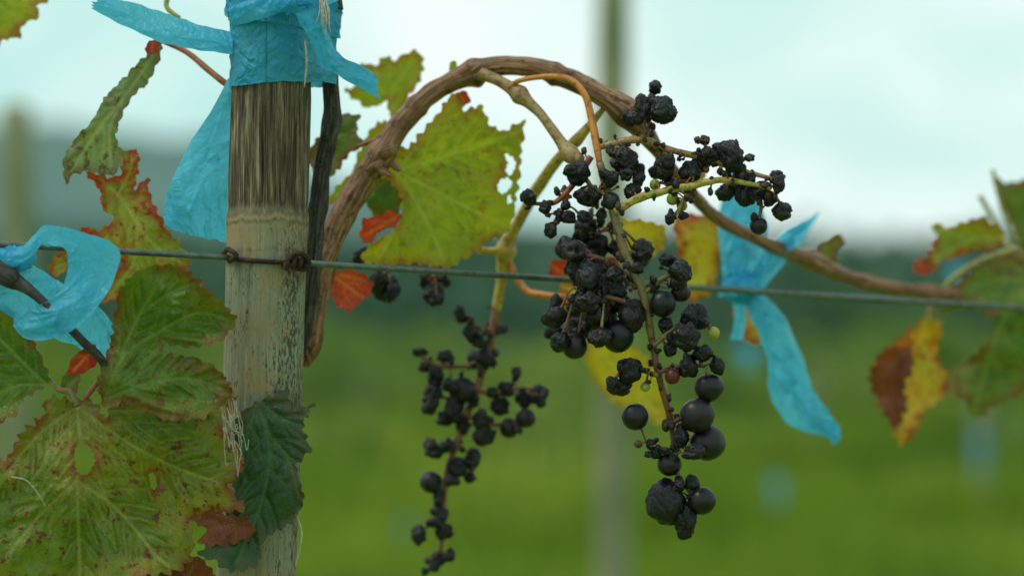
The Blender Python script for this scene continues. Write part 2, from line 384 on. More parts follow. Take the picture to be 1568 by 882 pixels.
for (a,b,c,d_,e,f) in ((470,520,480,545,5,2),(466,530,474,560,4,1),(588,235,606,226,9,6),(600,250,612,262,6,3),(575,258,600,270,6,3),(585,250,560,262,7,3),(960,170,985,158,9,6),(725,110,738,98,5,3)):
    tube(mb,[(a,b,.05,e),((a+c)/2+1,(b+d_)/2,.046,e),(c,d_,.045,f)],6,10,.25,seed=a)
mb.build('arching_cane',[CANE],vine)
mb=MB()
tube(mb,[(505,-60,.028,14),(508,0,.028,13),(500,60,.028,11),(505,120,.03,12),(508,185,.034,13),(494,250,.037,13),(488,310,.037,13),(482,380,.038,12),(474,450,.04,14),(462,520,.045,12),(440,600,.05,13),(415,760,.052,16),(400,1100,.053,20),(400,1800,.05,26),(400,3040,.05,34)],10,22,.22,nodes=((515,190,14,.25),(486,320,14,.2)))
tube(mb,[(512,-60,.02,8),(514,-10,.02,8),(518,16,.018,7)],6,10,.3)
mb.build('old_stem',[OLD],vine)
mb=MB()
tube(mb,[(-60,400,-.07,14),(8,424,-.075,13),(48,446,-.085,8),(92,488,-.086,7),(128,524,-.083,6),(156,552,-.075,6),(175,600,-.06,5)],8,14,.2)
tube(mb,[(-8,410,-.083,16),(14,424,-.083,15),(24,432,-.083,8)],6,14,.25)
mb.build('dark_twig',[OLD],vine)
GRN=(.30,.28,.07); TAN=(.34,.23,.09); ORG=(.55,.20,.025); YEL=(.50,.36,.06); RED=(.30,.05,.02); BRN=(.13,.055,.028)
stems=MB()
def st(P,col,n=8,rough=.12,mb=None,sides=10,nodes=()): return tube(mb if mb is not None else stems,P,n,sides,rough,0,col,nodes,80,P[0][0])
st([(730,112,.06,11),(765,125,.052,9),(795,145,.046,11),(825,172,.04,8),(850,205,.034,8),(872,235,.028,11),(890,246,.022,8)],TAN,nodes=((796,146,10,.35),(875,238,14,.4)))
st([(778,135,.045,4),(795,124,.043,4),(835,118,.04,4.5),(872,122,.036,5),(895,145,.030,5.5),(905,180,.026,6),(912,215,.02,6),(918,250,.015,5)],ORG)
st([(925,165,.06,4),(900,195,.065,7),(880,218,.07,8),(850,250,.09,9),(825,285,.11,10),(800,328,.13,9),(782,360,.14,10),(774,385,.145,13),(768,430,.15,9),(760,475,.155,8)],YEL,nodes=((775,385,14,.4),(880,215,12,.3)))
st([(736,383,.14,5),(756,385,.142,6),(776,386,.145,7)],YEL)
st([(775,390,.145,5),(800,440,.14,6),(830,452,.13,6),(870,455,.12,5)],ORG)
st([(545,225,.09,3),(575,215,.085,4),(598,205,.08,4)],RED); st([(566,230,.08,4),(590,228,.072,5)],RED)
st([(246,62,.05,4),(285,80,.045,4.5),(320,108,.035,5),(348,130,.028,5),(380,150,.04,5)],(.38,.10,.03))
st([(262,-20,.06,4),(255,10,.055,4),(275,28,.05,3)],GRN)
st([(118,622,-.062,5),(108,600,-.060,5),(90,596,-.058,4),(70,575,-.05,3),(60,560,-.045,3)],(.2,.15,.05))
st([(130,610,-.062,4),(150,585,-.062,4),(165,560,-.06,4)],(.3,.08,.06))
st([(1520,260,.36,4),(1535,320,.36,4),(1560,375,.355,4)],GRN); st([(1440,460,.33,5),(1455,430,.33,5),(1500,400,.33,5),(1560,380,.33,6)],GRN)
st([(1430,455,.33,5),(1420,490,.33,5),(1400,510,.33,4)],TAN)
st([(965,175,.055,6),(985,162,.045,5),(1000,140,.035,3)],BRN); st([(1500,300,.36,5),(1530,350,.36,5),(1545,380,.35,6)],(.3,.35,.12))
stems.build('shoots_and_tendrils',[STEM],vine)
# ---------------------------------------------------------------- grape bunches
def ico(k):
    bm=bmesh.new(); bmesh.ops.create_icosphere(bm,subdivisions=k,radius=1)
    r=([v.co.copy() for v in bm.verts],[[v.index for v in f.verts] for f in bm.faces]); bm.free(); return r
IV,IF=ico(5); JV,JF=ico(3)
def berry(mb,c,r,wr,col,seed,mi=1,small=False):
    vs=[]; V,Fc=(JV,JF) if small else (IV,IF)
    ax=Vector((1+.15*wr*random.uniform(-1,1),1,1+random.uniform(-.3,.5)*wr))
    dents=[(Vector((random.gauss(0,1),random.gauss(0,1),random.gauss(0,1))).normalized(),random.uniform(.15,.55),random.uniform(.35,.8)) for _ in range(5)] if wr>.3 else [(Vector((random.gauss(0,1),random.gauss(0,1),random.gauss(0,1))).normalized(),random.uniform(.03,.12),.6) for _ in range(4)]
    for n in V:
        f=1+.03*nz(n.x*1.3+seed,n.y*1.3,n.z*1.3)
        for dd,am,wd_ in dents:
            q=(n-dd).length_squared; f-=am*min(1,wr+.4)*math.exp(-q/(wd_*wd_))
        if wr>.3:
            f+=wr*(.26*nz(n.x*1.5+seed,n.y*1.5,n.z*1.5)-.55*max(0,.22-abs(nz(n.x*2.6,n.y*2.6+seed,n.z*2.0)))-.40*max(0,.16-abs(nz(n.x*5.5+seed,n.y*5.5,n.z*4)))+.06*nz(n.x*9,n.y*9+seed,n.z*9)+.19)
        vs.append(c+Vector((n.x*ax.x,n.y*ax.y,n.z*ax.z))*r*f)
    k=1.0 if wr>.3 else .22
    mb.add(vs,Fc,mi,col,[(k,k)]*len(vs))
def bunch(name,rach,laterals,berries,dbase,dspread,stub=40):
    mb=MB(); S=[]
    for P,col in rach+laterals:
        for p,r in tube(mb,P,9,10,.22,0,col,(),110,P[0][1]): S.append((p,r))
    placed=[]
    for b in berries:
        px,py,r=b[:3]; kind=b[3] if len(b)>3 else None
        best=None
        for k in range(14):
            d=dbase+random.uniform(-dspread,dspread)*(1 if k else .3)
            c=W(px,py,d); R=r*.0005
            pen=sum(max(0,(R+R2)*.88-(c-c2).length) for c2,R2 in placed)*3+ .12*abs(d-dbase)
            if best is None or pen<best[0]: best=(pen,c,R)
            if pen<.002: break
        _,c,R=best; placed.append((c,R))
        wr=1.0 if r<=13 else (.9 if r<=17 else .5)
        if kind=='r': wr=1.0
        if kind=='s': wr=.06
        k=random.random()
        col=(.0035,.0032,.0048) if k<.7 else (.010,.005,.006)
        if kind=='y': col=(.34,.36,.05); wr=.15
        if kind=='p': col=(.13,.018,.015); wr=.2
        if kind=='g': col=(.012,.022,.024); wr=.05
        berry(mb,c,R*1.0,wr,col,random.random()*50)
        tgt=min(S,key=lambda q:(q[0]-c).length+.25*max(0,c.z-q[0].z))
        t=tgt[0]; up=Vector((0,0,1)); away=(c-t)
        if away.length<.055:
            top=c+(t-c).normalized()*R*.85
            m=(t+top)/2+up*.15*away.length+Vector((random.uniform(-.001,.001),0,0))
            cc=random.choice([BRN,(.10,.05,.025),RED,TAN,(.22,.09,.03)])
            tube(mb,[(*t,.0008),(*m,.0008),(*top,.0013)],4,6,.15,0,cc,(),80,px,raw=True)
            berry(mb,top,.0019,.8,(.05,.03,.018),px,0,True)
    for k in range(stub):
        p,r=random.choice(S); dv=Vector((random.uniform(-1,1),random.uniform(-1,.4),random.uniform(-.9,.7))).normalized()
        L=random.uniform(.004,.011); e=p+dv*L
        cc=random.choice([BRN,RED,TAN,(.22,.10,.03)])
        tube(mb,[(*p,.0008),(*(p+dv*L*.5+Vector((0,0,.001))),.0007),(*e,.0009)],4,6,.1,0,cc,(),80,k,raw=True)
        berry(mb,e,random.uniform(.0013,.0032),1.0,random.choice([(.006,.005,.006),(.03,.015,.01),(.01,.006,.006)]),k*3.1,1 if random.random()<.7 else 0,True)
    return mb.build(name,[STEM,BERRY])
OLV=(.17,.14,.05)
bunch('grape_bunch',[([(918,250,.015,6),(938,320,.008,7),(958,390,.002,7.5),(985,450,.0,7),(998,520,.004,6)],OLV),([(998,520,.004,6),(1010,580,.006,5.5),(1026,640,.010,5),(1034,700,.010,4.5),(1045,780,.008,3.5)],(.17,.075,.035))],
 [([(990,480,.0,5),(950,460,.0,4),(905,450,-.005,3.5),(880,440,-.005,3)],BRN),([(985,450,.0,5),(1010,430,.0,4),(1035,415,.0,3)],OLV),
  ([(1000,530,.0,4),(1035,500,.0,4),(1070,480,.0,3)],OLV),([(1008,570,.0,4),(1045,560,.0,4),(1080,560,0,3)],BRN),([(1008,575,.0,4),(985,568,.0,3.5),(960,560,0,3)],OLV),
  ([(1028,650,.0,4),(1045,640,0,3),(1070,640,0,3)],RED),([(1034,700,.003,4),(1010,685,0,3),(990,678,0,2.5)],BRN),([(970,430,.004,4),(930,400,.01,4),(890,390,.01,3)],BRN),([(1036,730,.002,3),(1055,745,0,3),(1068,752,0,2.5)],BRN)],
 [(973,638,21,'s'),(1015,465,21,'s'),(1086,594,23,'s'),(1068,636,27,'s'),(1084,678,28,'s'),(1025,710,19,'s'),(1020,768,27,'q'),(1075,767,22,'s'),(1050,797,17,'r'),(946,515,25,'s'),(963,565,15),(948,593,16),(937,585,9),(1060,692,15),(1042,448,16,'s'),(1040,420,19,'r'),(1022,398,11),(851,486,19,'q'),(880,385,18),(880,530,20,'s'),(968,482,21,'q'),(903,435,22,'r'),(935,440,19,'r'),(912,482,20),(888,502,18),(925,490,17),(900,462,17),(950,462,18),(920,517,16),(940,420,12),(885,412,13),(1065,485,23,'r'),(1035,520,12),(1075,540,15),(1050,512,16,'r'),(1030,576,12,'p'),(1092,510,10,'y'),(983,385,14),(1098,560,11),(988,592,8,'y'),(1005,692,9),(998,680,7),(1060,742,12),(1052,560,14),(1020,500,10),(1025,535,9),(975,410,10),(1002,440,11),(858,520,14),(1018,690,8),(1040,740,12),(1045,665,12),(915,507,7,'y')],
 .0,.018,80)
bunch('grape_bunch',[([(918,225,.02,5),(950,218,.015,6),(985,214,.012,7),(1020,228,.010,5.5),(1060,238,.008,5),(1100,250,.006,4.5),(1140,262,.006,4),(1185,275,.006,3)],(.34,.21,.06))],
 [([(942,325,-.004,6),(975,305,-.006,6.5),(1020,292,-.006,6),(1060,285,-.006,5.5),(1100,276,-.004,5),(1150,282,-.002,3.5),(1180,290,.0,3)],(.40,.33,.06)),
  ([(1000,150,.04,3),(995,175,.03,4),(988,214,.012,5)],BRN),([(905,240,.015,5),(880,280,.015,5),(850,310,.015,4),(815,312,.018,3)],RED),([(890,262,.012,4),(905,285,.008,3.5),(930,300,.006,3)],BRN),
  ([(1060,285,.0,4),(1045,310,.0,3),(1035,330,.0,2)],GRN),([(1150,275,.006,3.5),(1165,310,.004,3),(1163,335,.004,2.5)],BRN),([(1080,240,.008,3),(1080,215,.006,2.5)],BRN),([(1160,280,.005,3),(1185,300,.004,3),(1195,312,.004,2)],BRN),([(940,235,.012,4),(965,245,.008,3)],GRN),([(1125,255,.006,3),(1140,245,.004,2)],BRN),([(870,300,.015,3),(855,330,.015,3),(845,345,.015,2)],RED)],
 [(885,266,18,'r'),(902,300,18,'r'),(936,308,14,'g'),(955,248,17,'r'),(975,275,12),(932,270,14),(968,292,12),(888,300,10),(811,302,13),(843,352,10),(834,318,9),(866,313,9),(872,333,10),(896,332,11),(858,330,8),(980,262,9),(1016,256,15,'r'),(1003,262,10),(1024,246,9),(1056,262,14),(1030,278,11),(1084,240,13),(1100,234,11),(1120,238,17,'r'),(1140,293,15,'r'),(1150,272,8),(1166,290,12),(1190,268,9),(1192,281,9),(1196,324,15,'r'),(1162,346,14,'s'),(1148,242,7),(1079,214,8),(1076,250,10),(1110,295,13),(1134,266,11),(1180,305,9),(1004,135,10),(1015,170,18,'r'),(1000,155,9),(984,165,12),(972,182,10),(1003,283,9,'y'),(1030,305,10,'y'),(1047,330,8),(1044,315,9,'y'),(1026,332,8),(872,262,10),(920,330,9),(1120,282,9),(963,180,10),(960,268,10)],
 .008,.014,110)
bunch('grape_bunch',[([(760,475,.155,7),(752,520,.155,7),(738,570,.155,7),(720,620,.155,6.5),(702,670,.155,6),(685,720,.155,5.5),(680,770,.155,4.5),(676,830,.155,4),(668,870,.155,3)],(.24,.09,.035))],
 [([(742,550,.155,4),(710,560,.15,4),(670,560,.15,3.5),(645,545,.15,3)],BRN),([(755,510,.155,4),(730,500,.15,4),(705,485,.15,3)],BRN),([(728,600,.155,4),(760,600,.15,4),(800,595,.15,3),(825,600,.15,3)],RED),([(715,635,.155,4),(750,650,.15,3.5),(785,645,.15,3)],BRN),([(700,675,.155,4),(675,680,.15,3),(660,685,.15,3)],BRN),([(690,710,.155,4),(715,712,.15,3),(728,715,.15,2.5)],RED),([(678,790,.155,3),(655,805,.15,3),(642,815,.15,2)],BRN),([(725,610,.155,4),(690,610,.15,3.5),(665,605,.15,3)],BRN)],
 [(642,538,12),(650,562,9),(681,546,14),(668,576,15),(664,602,17),(708,597,23,'s'),(742,549,15),(706,480,13),(720,512,14),(735,526,11),(770,505,9),(726,550,12),(680,640,16),(696,625,15),(742,666,18),(780,655,17,'s'),(805,640,17,'s'),(776,595,14),(800,612,13),(825,606,12),(790,574,9),(765,622,14),(660,738,19,'s'),(665,690,15),(658,680,11),(700,716,15),(725,706,13),(692,735,12),(720,730,10),(735,640,14),(672,787,15),(641,820,12),(681,815,12),(664,800,11),(675,855,14),(688,850,10),(664,866,9),(650,874,6),(712,650,13),(755,600,10),(658,622,13),(686,685,14),(755,540,11),(690,590,13),(672,760,11)],
 .152,.022,80)
bunch('grape_bunch',[([(600,395,.13,3),(592,420,.13,3)],BRN)],[([(680,395,.12,3),(666,425,.12,3)],BRN),([(640,404,.125,3),(602,398,.13,3)],BRN)],
 [(590,440,19,'r'),(580,430,13),(600,445,13),(664,446,20,'r'),(655,432,13),(674,430,13),(548,395,9),(560,385,9),(668,460,12)],.128,.012,4)
bunch('grape_bunch',[([(905,320,.05,4),(900,400,.06,5),(880,470,.06,4),(860,530,.06,3)],BRN)],[([(900,360,.055,3),(935,350,.05,3)],RED),([(885,450,.06,3),(920,440,.06,3)],RED)],
 [(870,380,19),(897,352,15),(915,378,18),(880,410,17),(922,410,18),(945,382,13),(940,347,12),(900,395,15),(885,470,17),(850,468,12),(860,525,17),(850,510,13),(985,378,14),(980,398,15),(930,460,15),(910,440,17),(950,430,14)],.055,.018,40)
# ---------------------------------------------------------------- leaves
def seg_dist(P,A,B):
    d=B-A; L=(d**2).sum(1)+1e-9
    out=np.full(len(P),1e9); 
    for i in range(len(A)):
        t=np.clip(((P-A[i])@d[i])/L[i],0,1); q=A[i]+t[:,None]*d[i]
        out=np.minimum(out,np.hypot(P[:,0]-q[:,0],P[:,1]-q[:,1]))
    return out
def inside(P,poly):
    c=np.zeros(len(P),bool); x,y=P[:,0],P[:,1]; n=len(poly)
    for i in range(n):
        x1,y1=poly[i]; x2,y2=poly[(i+1)%n]
        if y1==y2: continue
        m=((y1>y)!=(y2>y))&(x<(x2-x1)*(y-y1)/(y2-y1)+x1); c^=m
    return c
def outline_teeth(o,seed,teeth,step=4.0,period=20):
    o=[np.array(p,float) for p in o]; n=len(o); q=[]
    for i in range(n):
        a,b,c,d=o[i-1],o[i],o[(i+1)%n],o[(i+2)%n]
        L=np.linalg.norm(c-b); k=max(2,int(L/step))
        for j in range(k):
            t=j/k
            cm=.5*((2*b)+(-a+c)*t+(2*a-5*b+4*c-d)*t*t+(-a+3*b-3*c+d)*t**3)
            q.append(cm*.6+(b+(c-b)*t)*.4)
    q=np.array(q); area=.5*np.sum(q[:,0]*np.roll(q[:,1],-1)-np.roll(q[:,0],-1)*q[:,1]); sg=1 if area>0 else -1
    tg=np.roll(q,-1,0)-np.roll(q,1,0); tg/=np.linalg.norm(tg,axis=1)[:,None]+1e-9
    nr=np.stack([tg[:,1],-tg[:,0]],1)*sg; s=0; out=[]
    for i,p in enumerate(q):
        ph=(s/period+.5*nz(s*.02,seed)); fr=ph%1
        tooth=(fr/.7 if fr<.7 else (1-fr)/.3)
        h=teeth*((tooth-.5)*(1+.6*nz(math.floor(ph)*3.3,seed))+.5*nz(s*.16,seed,2)+.35*nz(s*.5,seed))
        out.append(p+nr[i]*h); s+=np.linalg.norm(q[(i+1)%len(q)]-p)
    return np.array(out)
leafcount=0
def leaf(outline,veins,d0,mat,tilt=(0,0),amp=.008,teeth=5,holes=(),sp=4.0,curl=None,pucker=.0022,seed=None,name='grape_leaf',vw=2.0,nf=.006):
    global leafcount; leafcount+=1; seed=seed or leafcount*3.7
    ol=outline_teeth(outline,seed,teeth,step=sp)
    hl=[outline_teeth(h,seed+5,3,step=sp*.8,period=9) for h in holes]
    A=[];B=[];wt=[]
    for v in veins:
        q=np.array(cr(v,6)); A+=list(q[:-1]); B+=list(q[1:]); 
        L=np.linalg.norm(np.diff(q,axis=0),axis=1).sum(); acc=0; nxt=22
        for i in range(len(q)-1):
            acc+=np.linalg.norm(q[i+1]-q[i])
            if acc>nxt and L-acc>12:
                nxt=acc+random.uniform(18,30); t=q[i+1]-q[i]; t/=np.linalg.norm(t)+1e-9
                for sd in (1,-1):
                    an=math.radians(random.uniform(38,55))*sd; dv=np.array([t[0]*math.cos(an)-t[1]*math.sin(an),t[0]*math.sin(an)+t[1]*math.cos(an)])
                    ln=.42*(L-acc)+14
                    e1=q[i]+dv*ln*.5; dv2=dv*.9+t*.35; e2=e1+dv2*ln*.5
                    wt.append((q[i],e1)); wt.append((e1,e2))
    A=np.array(A);B=np.array(B)
    mn=ol.min(0);mx=ol.max(0); g=[];yy=mn[1];r=0
    while yy<mx[1]:
        xs=np.arange(mn[0]+(r%2)*sp/2,mx[0],sp); g.append(np.stack([xs,np.full_like(xs,yy)],1)); yy+=sp*.87; r+=1
    G=np.concatenate(g); G+=np.random.uniform(-.5,.5,G.shape)*sp*.4
    G=G[inside(G,ol)]
    loops=[ol]+hl
    for lp in loops: G=G[seg_dist(G,lp,np.roll(lp,-1,0))>sp*.5]
    for h in hl: G=G[~inside(G,h)]
    P=[];E=[]
    for lp in loops:
        b=len(P); P+=[tuple(p) for p in lp]; E+=[(b+i,b+(i+1)%len(lp)) for i in range(len(lp))]
    P+=[tuple(p) for p in G]
    vv,_,ff,*_=delaunay_2d_cdt([Vector(p) for p in P],E,[],0,1e-4)
    V=np.array([(p.x,p.y) for p in vv]); ff=[tuple(f) for f in ff]
    C=np.array([V[list(f)].mean(0) for f in ff]); ok=inside(C,ol)
    for h in hl: ok&=~inside(C,h)
    ff=[f for f,o in zip(ff,ok) if o]
    dv=seg_dist(V,A,B); ve=np.exp(-(dv/vw)**2)
    dmin=dv
    if wt:
        A2=np.array([a for a,b in wt]);B2=np.array([b for a,b in wt]); d2=seg_dist(V,A2,B2)
        ve=np.maximum(ve,.5*np.exp(-(d2/(vw*.7))**2)); dmin=np.minimum(dv,d2*1.3+1)
    ed=np.full(len(V),1e9)
    for lp in loops: ed=np.minimum(ed,seg_dist(V,lp,np.roll(lp,-1,0)))
    eg=np.exp(-(ed/10)**2); rim=np.exp(-(ed/40)**2)
    ctr=(mn+mx)/2; vs=[]
    for i,(x,y) in enumerate(V):
        d=d0+tilt[0]*(x-ctr[0])+tilt[1]*(y-ctr[1])+amp*nz(x*nf+seed,y*nf)+amp*.35*nz(x*nf*3+seed,y*nf*3)
        d-=pucker*min(1,dmin[i]/11)**.8
        d+=amp*.5*eg[i]*nz(x*.02,y*.02,seed)
        d+=.0008*nz(x*.07,y*.07,seed)
        if curl: d+=curl(x,y)
        vs.append(W(x,y,d))
    me=bpy.data.meshes.new(name); me.from_pydata([tuple(p) for p in vs],[],ff); me.materials.append(mat)
    me.polygons.foreach_set('use_smooth',[True]*len(ff))
    for nm,ar in (('vein',ve),('edge',eg),('rim',rim)):
        a=me.attributes.new(nm,'FLOAT','POINT'); a.data.foreach_set('value',ar.astype(np.float32))
    ob=bpy.data.objects.new(name,me); scene.collection.objects.link(ob); return ob
LG=mat_leaf('leaf_spotted',(.060,.130,.006),(.130,.185,.012),spot_amt=.95,spot=(.12,.030,.012),edge_amt=.95,edge=(.20,.045,.012),vein=(.30,.33,.07),tr=.22,rim=(.30,.22,.02),rim_amt=.75)
LG2=mat_leaf('leaf_green',(.042,.125,.008),(.095,.185,.014),spot_amt=.7,spot=(.14,.035,.012),edge_amt=.8,edge=(.18,.045,.012),vein=(.20,.29,.06),tr=.22,rim=(.20,.21,.02),rim_amt=.6)
LD=mat_leaf('leaf_dark',(.010,.042,.007),(.018,.062,.009),spot_amt=.1,edge_amt=.3,vein=(.05,.12,.03),tr=.18,rough=.42,bmp=.35)
LY=mat_leaf('leaf_yellow_green',(.20,.28,.010),(.31,.34,.014),spot=(.24,.05,.018),spot_amt=.5,edge_amt=.7,edge=(.30,.09,.02),vein=(.38,.43,.07),tr=.5,trc=1.4,rim=(.40,.36,.02),rim_amt=.55)
LYY=mat_leaf('leaf_yellow',(.48,.38,.015),(.54,.38,.015),spot_amt=.4,edge_amt=.5,vein=(.5,.45,.08),tr=.5,trc=1.4)
LYR=mat_leaf('leaf_yellow_red',(.46,.38,.02),(.52,.30,.02),spot_amt=.8,spot=(.25,.04,.012),edge=(.30,.04,.012),edge_amt=.9,vein=(.5,.45,.08),tr=.5,trc=1.4,red=.8)
LP=mat_leaf('leaf_pale_underside',(.19,.26,.10),(.30,.35,.16),spot_amt=.7,edge_amt=.6,vein=(.45,.48,.25),tr=.32)
LR=mat_leaf('leaf_red',(.50,.012,.008),(.56,.055,.012),spot_amt=.5,edge_amt=.4,vein=(.6,.2,.05),tr=.5,trc=1.4)
LB=mat_leaf('leaf_brown',(.14,.026,.012),(.25,.055,.020),spot_amt=.6,edge_amt=.4,vein=(.2,.1,.04),tr=.25)
LM=mat_leaf('leaf_turning',(.13,.21,.012),(.28,.29,.02),spot=(.24,.040,.012),spot_amt=1.0,edge=(.34,.035,.012),edge_amt=.95,vein=(.40,.40,.10),tr=.40,red=.55)
leaf([(112,612),(75,608),(60,640),(30,665),(14,700),(-12,702),(-50,730),(-60,900),(60,925),(140,918),(215,885),(262,878),(292,858),(296,826),(292,795),(330,788),(378,778),(352,748),(374,712),(362,680),(346,655),(362,620),(345,580),(300,560),(240,585),(190,596),(160,640),(150,620),(132,608)],
 [[(118,622),(122,680),(118,735),(122,860),(120,900)],[(118,622),(60,665),(0,735),(-40,760)],[(118,735),(60,790),(10,850)],[(118,735),(180,780),(240,850),(262,870)],[(118,622),(200,680),(280,720),(360,745)],[(118,622),(190,630),(280,620),(345,600)]],
 -.064,LG,tilt=(.00004,-.00005),amp=.020,teeth=9,sp=3.0,holes=[[(118,680),(138,684),(146,705),(134,726),(118,722),(114,700)],[(228,724),(236,726),(240,745),(232,748)]],curl=lambda x,y:.0000002*(max(0,x-200))**2,pucker=.0045,nf=.008)
leaf([(160,625),(150,580),(168,530),(176,480),(184,440),(215,412),(262,404),(300,424),(316,442),(345,468),(362,488),(350,512),(322,528),(286,532),(255,528),(248,540),(290,546),(328,560),(352,588),(350,612),(310,640),(250,642),(200,615)],
 [[(160,612),(185,545),(215,480),(258,412)],[(185,545),(240,510),(300,480),(352,490)],[(160,612),(220,588),(290,580),(345,598)],[(215,480),(260,450),(300,432)]],
 -.082,LG2,tilt=(-.00002,-.00002),amp=.015,teeth=6,sp=3.0,curl=lambda x,y:.012*math.sin((y-405)/235*math.pi)-.010*math.exp(-((y-530)/22.)**2)*max(0,(x-180)/180),pucker=.0055,nf=.010)
leaf([(398,612),(420,604),(440,592),(446,624),(480,618),(464,650),(476,690),(454,712),(466,764),(446,800),(404,826),(394,866),(352,874),(330,860),(304,848),(340,800),(358,750),(350,690),(362,640)],
 [[(395,612),(412,690),(400,770),(362,862)],[(395,612),(430,640),(470,655)],[(405,660),(440,700),(458,760)],[(395,612),(375,680),(362,740)]],-.048,LD,tilt=(.00003,-.00008),amp=.010,teeth=7,sp=3.2,pucker=.003,vw=1.8)
leaf([(-40,460),(15,468),(44,508),(66,552),(78,584),(64,596),(34,612),(22,636),(-40,650)],[[(72,590),(40,560),(0,520),(-30,500)],[(72,590),(30,590),(-20,610)]],-.055,LG2,amp=.01,teeth=6,sp=3.4,pucker=.004)
leaf([(248,62),(244,92),(228,126),(206,146),(186,178),(178,212),(190,236),(182,262),(160,270),(132,262),(112,268),(100,284),(97,244),(116,212),(140,186),(160,150),(190,118),(216,92)],[[(246,66),(205,130),(150,200),(110,262)],[(205,130),(170,190),(170,255)]],.035,LP,tilt=(.0001,0),amp=.014,teeth=4,sp=3.4,pucker=.004)
leaf([(128,262),(168,272),(186,264),(184,238),(200,228),(214,236),(212,262),(206,290),(226,272),(232,306),(246,330),(256,352),(282,382),(292,408),(270,420),(232,418),(214,440),(186,456),(158,462),(166,430),(186,400),(150,396),(110,404),(90,424),(74,414),(84,390),(120,368),(128,346),(150,352),(176,336),(156,318),(152,290)],
 [[(150,270),(190,310),(230,370),(286,408)],[(190,310),(150,380),(85,410)],[(210,340),(205,400),(165,455)],[(180,300),(200,260),(202,234)]],.045,LM,amp=.016,teeth=6,sp=3.4,pucker=.004)
leaf([(-60,-60),(60,-60),(76,0),(56,10),(62,26),(36,38),(30,58),(6,62),(-14,82),(-60,70)],[[(-50,-30),(0,10),(40,30)],[(-40,-20),(40,-10)]],.12,LY,amp=.01,sp=4.5)
leaf([(232,62),(246,60),(242,80),(226,84),(222,72)],[[(234,64),(232,80)]],.04,LR,amp=.006,teeth=3,sp=3)
leaf([(118,540),(145,528),(150,555),(128,572),(104,572),(106,556)],[[(146,532),(112,568)]],-.05,LR,amp=.008,teeth=3,sp=3)
leaf([(92,590),(104,566),(122,575),(118,600),(106,606)],[[(96,600),(118,578)]],-.052,LG2,amp=.008,teeth=3,sp=3)
leaf([(700,146),(712,168),(738,162),(748,188),(772,202),(786,192),(803,184),(799,232),(797,262),(792,296),(784,342),(768,362),(748,368),(738,384),(712,396),(688,410),(640,404),(596,406),(556,402),(556,384),(580,366),(604,352),(616,312),(600,282),(570,262),(560,236),(590,222),(624,226),(650,196),(668,176),(684,152)],
 [[(606,262),(680,240),(750,218),(800,200)],[(606,262),(680,300),(740,330),(780,350)],[(606,262),(650,330),(680,402)],[(606,262),(612,330),(580,398)],[(606,262),(650,210),(700,156)]],
 .095,LY,tilt=(.00005,.00002),amp=.014,teeth=6,sp=3.6,holes=[[(772,236),(784,240),(790,252),(782,270),(774,262),(778,250)],[(764,278),(778,272),(784,284),(770,298),(762,290)],[(776,302),(782,300),(784,310),(778,312)]],pucker=.0024)
leaf([(640,78),(650,96),(642,128),(626,150),(612,186),(596,176),(592,156),(566,166),(546,156),(528,138),(556,126),(552,98),(578,100),(584,86),(604,92),(620,82)],[[(606,184),(600,140),(636,92)],[(602,160),(570,120),(558,104)]],.16,LY,amp=.012,sp=4)
leaf([(470,236),(492,204),(516,176),(550,176),(546,202),(556,222),(532,240),(512,268),(480,262)],[[(545,200),(510,215),(480,240)],[(530,210),(510,250)]],.10,LG2,amp=.01,sp=4)
leaf([(500,314),(514,286),(540,262),(548,236),(566,200),(590,184),(600,214),(588,246),(560,284),(528,300)],[[(590,195),(560,250),(510,306)]],.13,LY,amp=.01,sp=4)
leaf([(540,290),(570,270),(600,262),(618,300),(600,350),(572,330),(560,310)],[[(600,270),(560,300)]],.14,LG2,amp=.01,sp=4)
leaf([(552,366),(556,336),(580,330),(598,322),(614,330),(606,346),(584,352),(566,372)],[[(612,330),(560,360)]],.085,LR,amp=.012,sp=3.4)
leaf([(508,420),(530,412),(552,416),(570,432),(566,452),(548,466),(536,478),(514,466),(506,444)],[[(512,424),(556,456)],[(520,420),(560,430)]],.08,LR,amp=.012,teeth=4,sp=3.4)
leaf([(700,140),(716,142),(720,156),(706,166),(698,154)],[[(702,142),(712,160)]],.1,LR,amp=.005,teeth=3,sp=3.4)
leaf([(688,96),(698,94),(700,112),(690,118)],[[(692,98),(694,114)]],.1,LY,amp=.003,teeth=2,sp=3.4)
leaf([(1030,336),(1060,326),(1092,336),(1108,366),(1100,410),(1090,448),(1056,462),(1028,440),(1040,396)],[[(1040,340),(1070,400),(1060,455)]],.24,LYR,amp=.012,sp=5)
leaf([(892,528),(930,520),(966,528),(1004,556),(1022,604),(1018,650),(984,640),(940,618),(906,580)],[[(905,530),(960,580),(1015,645)]],.30,LYY,amp=.012,sp=5)
leaf([(944,334),(980,336),(1016,344),(1020,376),(986,400),(950,392),(940,360)],[[(948,340),(1005,380)]],.2,LYY,amp=.012,sp=5)
leaf([(1120,470),(1150,460),(1176,476),(1180,510),(1160,530),(1140,520)],[[(1130,470),(1165,520)]],.26,LYR,amp=.01,sp=5)
leaf([(840,404),(860,396),(876,410),(866,430),(846,428)],[[(844,406),(866,424)]],.11,LR,amp=.01,sp=4)
leaf([(925,395),(945,398),(952,416),(935,424),(922,412)],[[(926,398),(946,416)]],.07,LR,amp=.01,sp=4)
leaf([(860,430),(900,425),(905,460),(880,480),(855,460)],[[(862,432),(895,462)]],.13,LYR,amp=.01,sp=4)
leaf([(1060,250),(1080,262),(1074,285),(1052,280),(1048,262)],[[(1060,255),(1066,280)]],.12,LYY,amp=.008,sp=4)
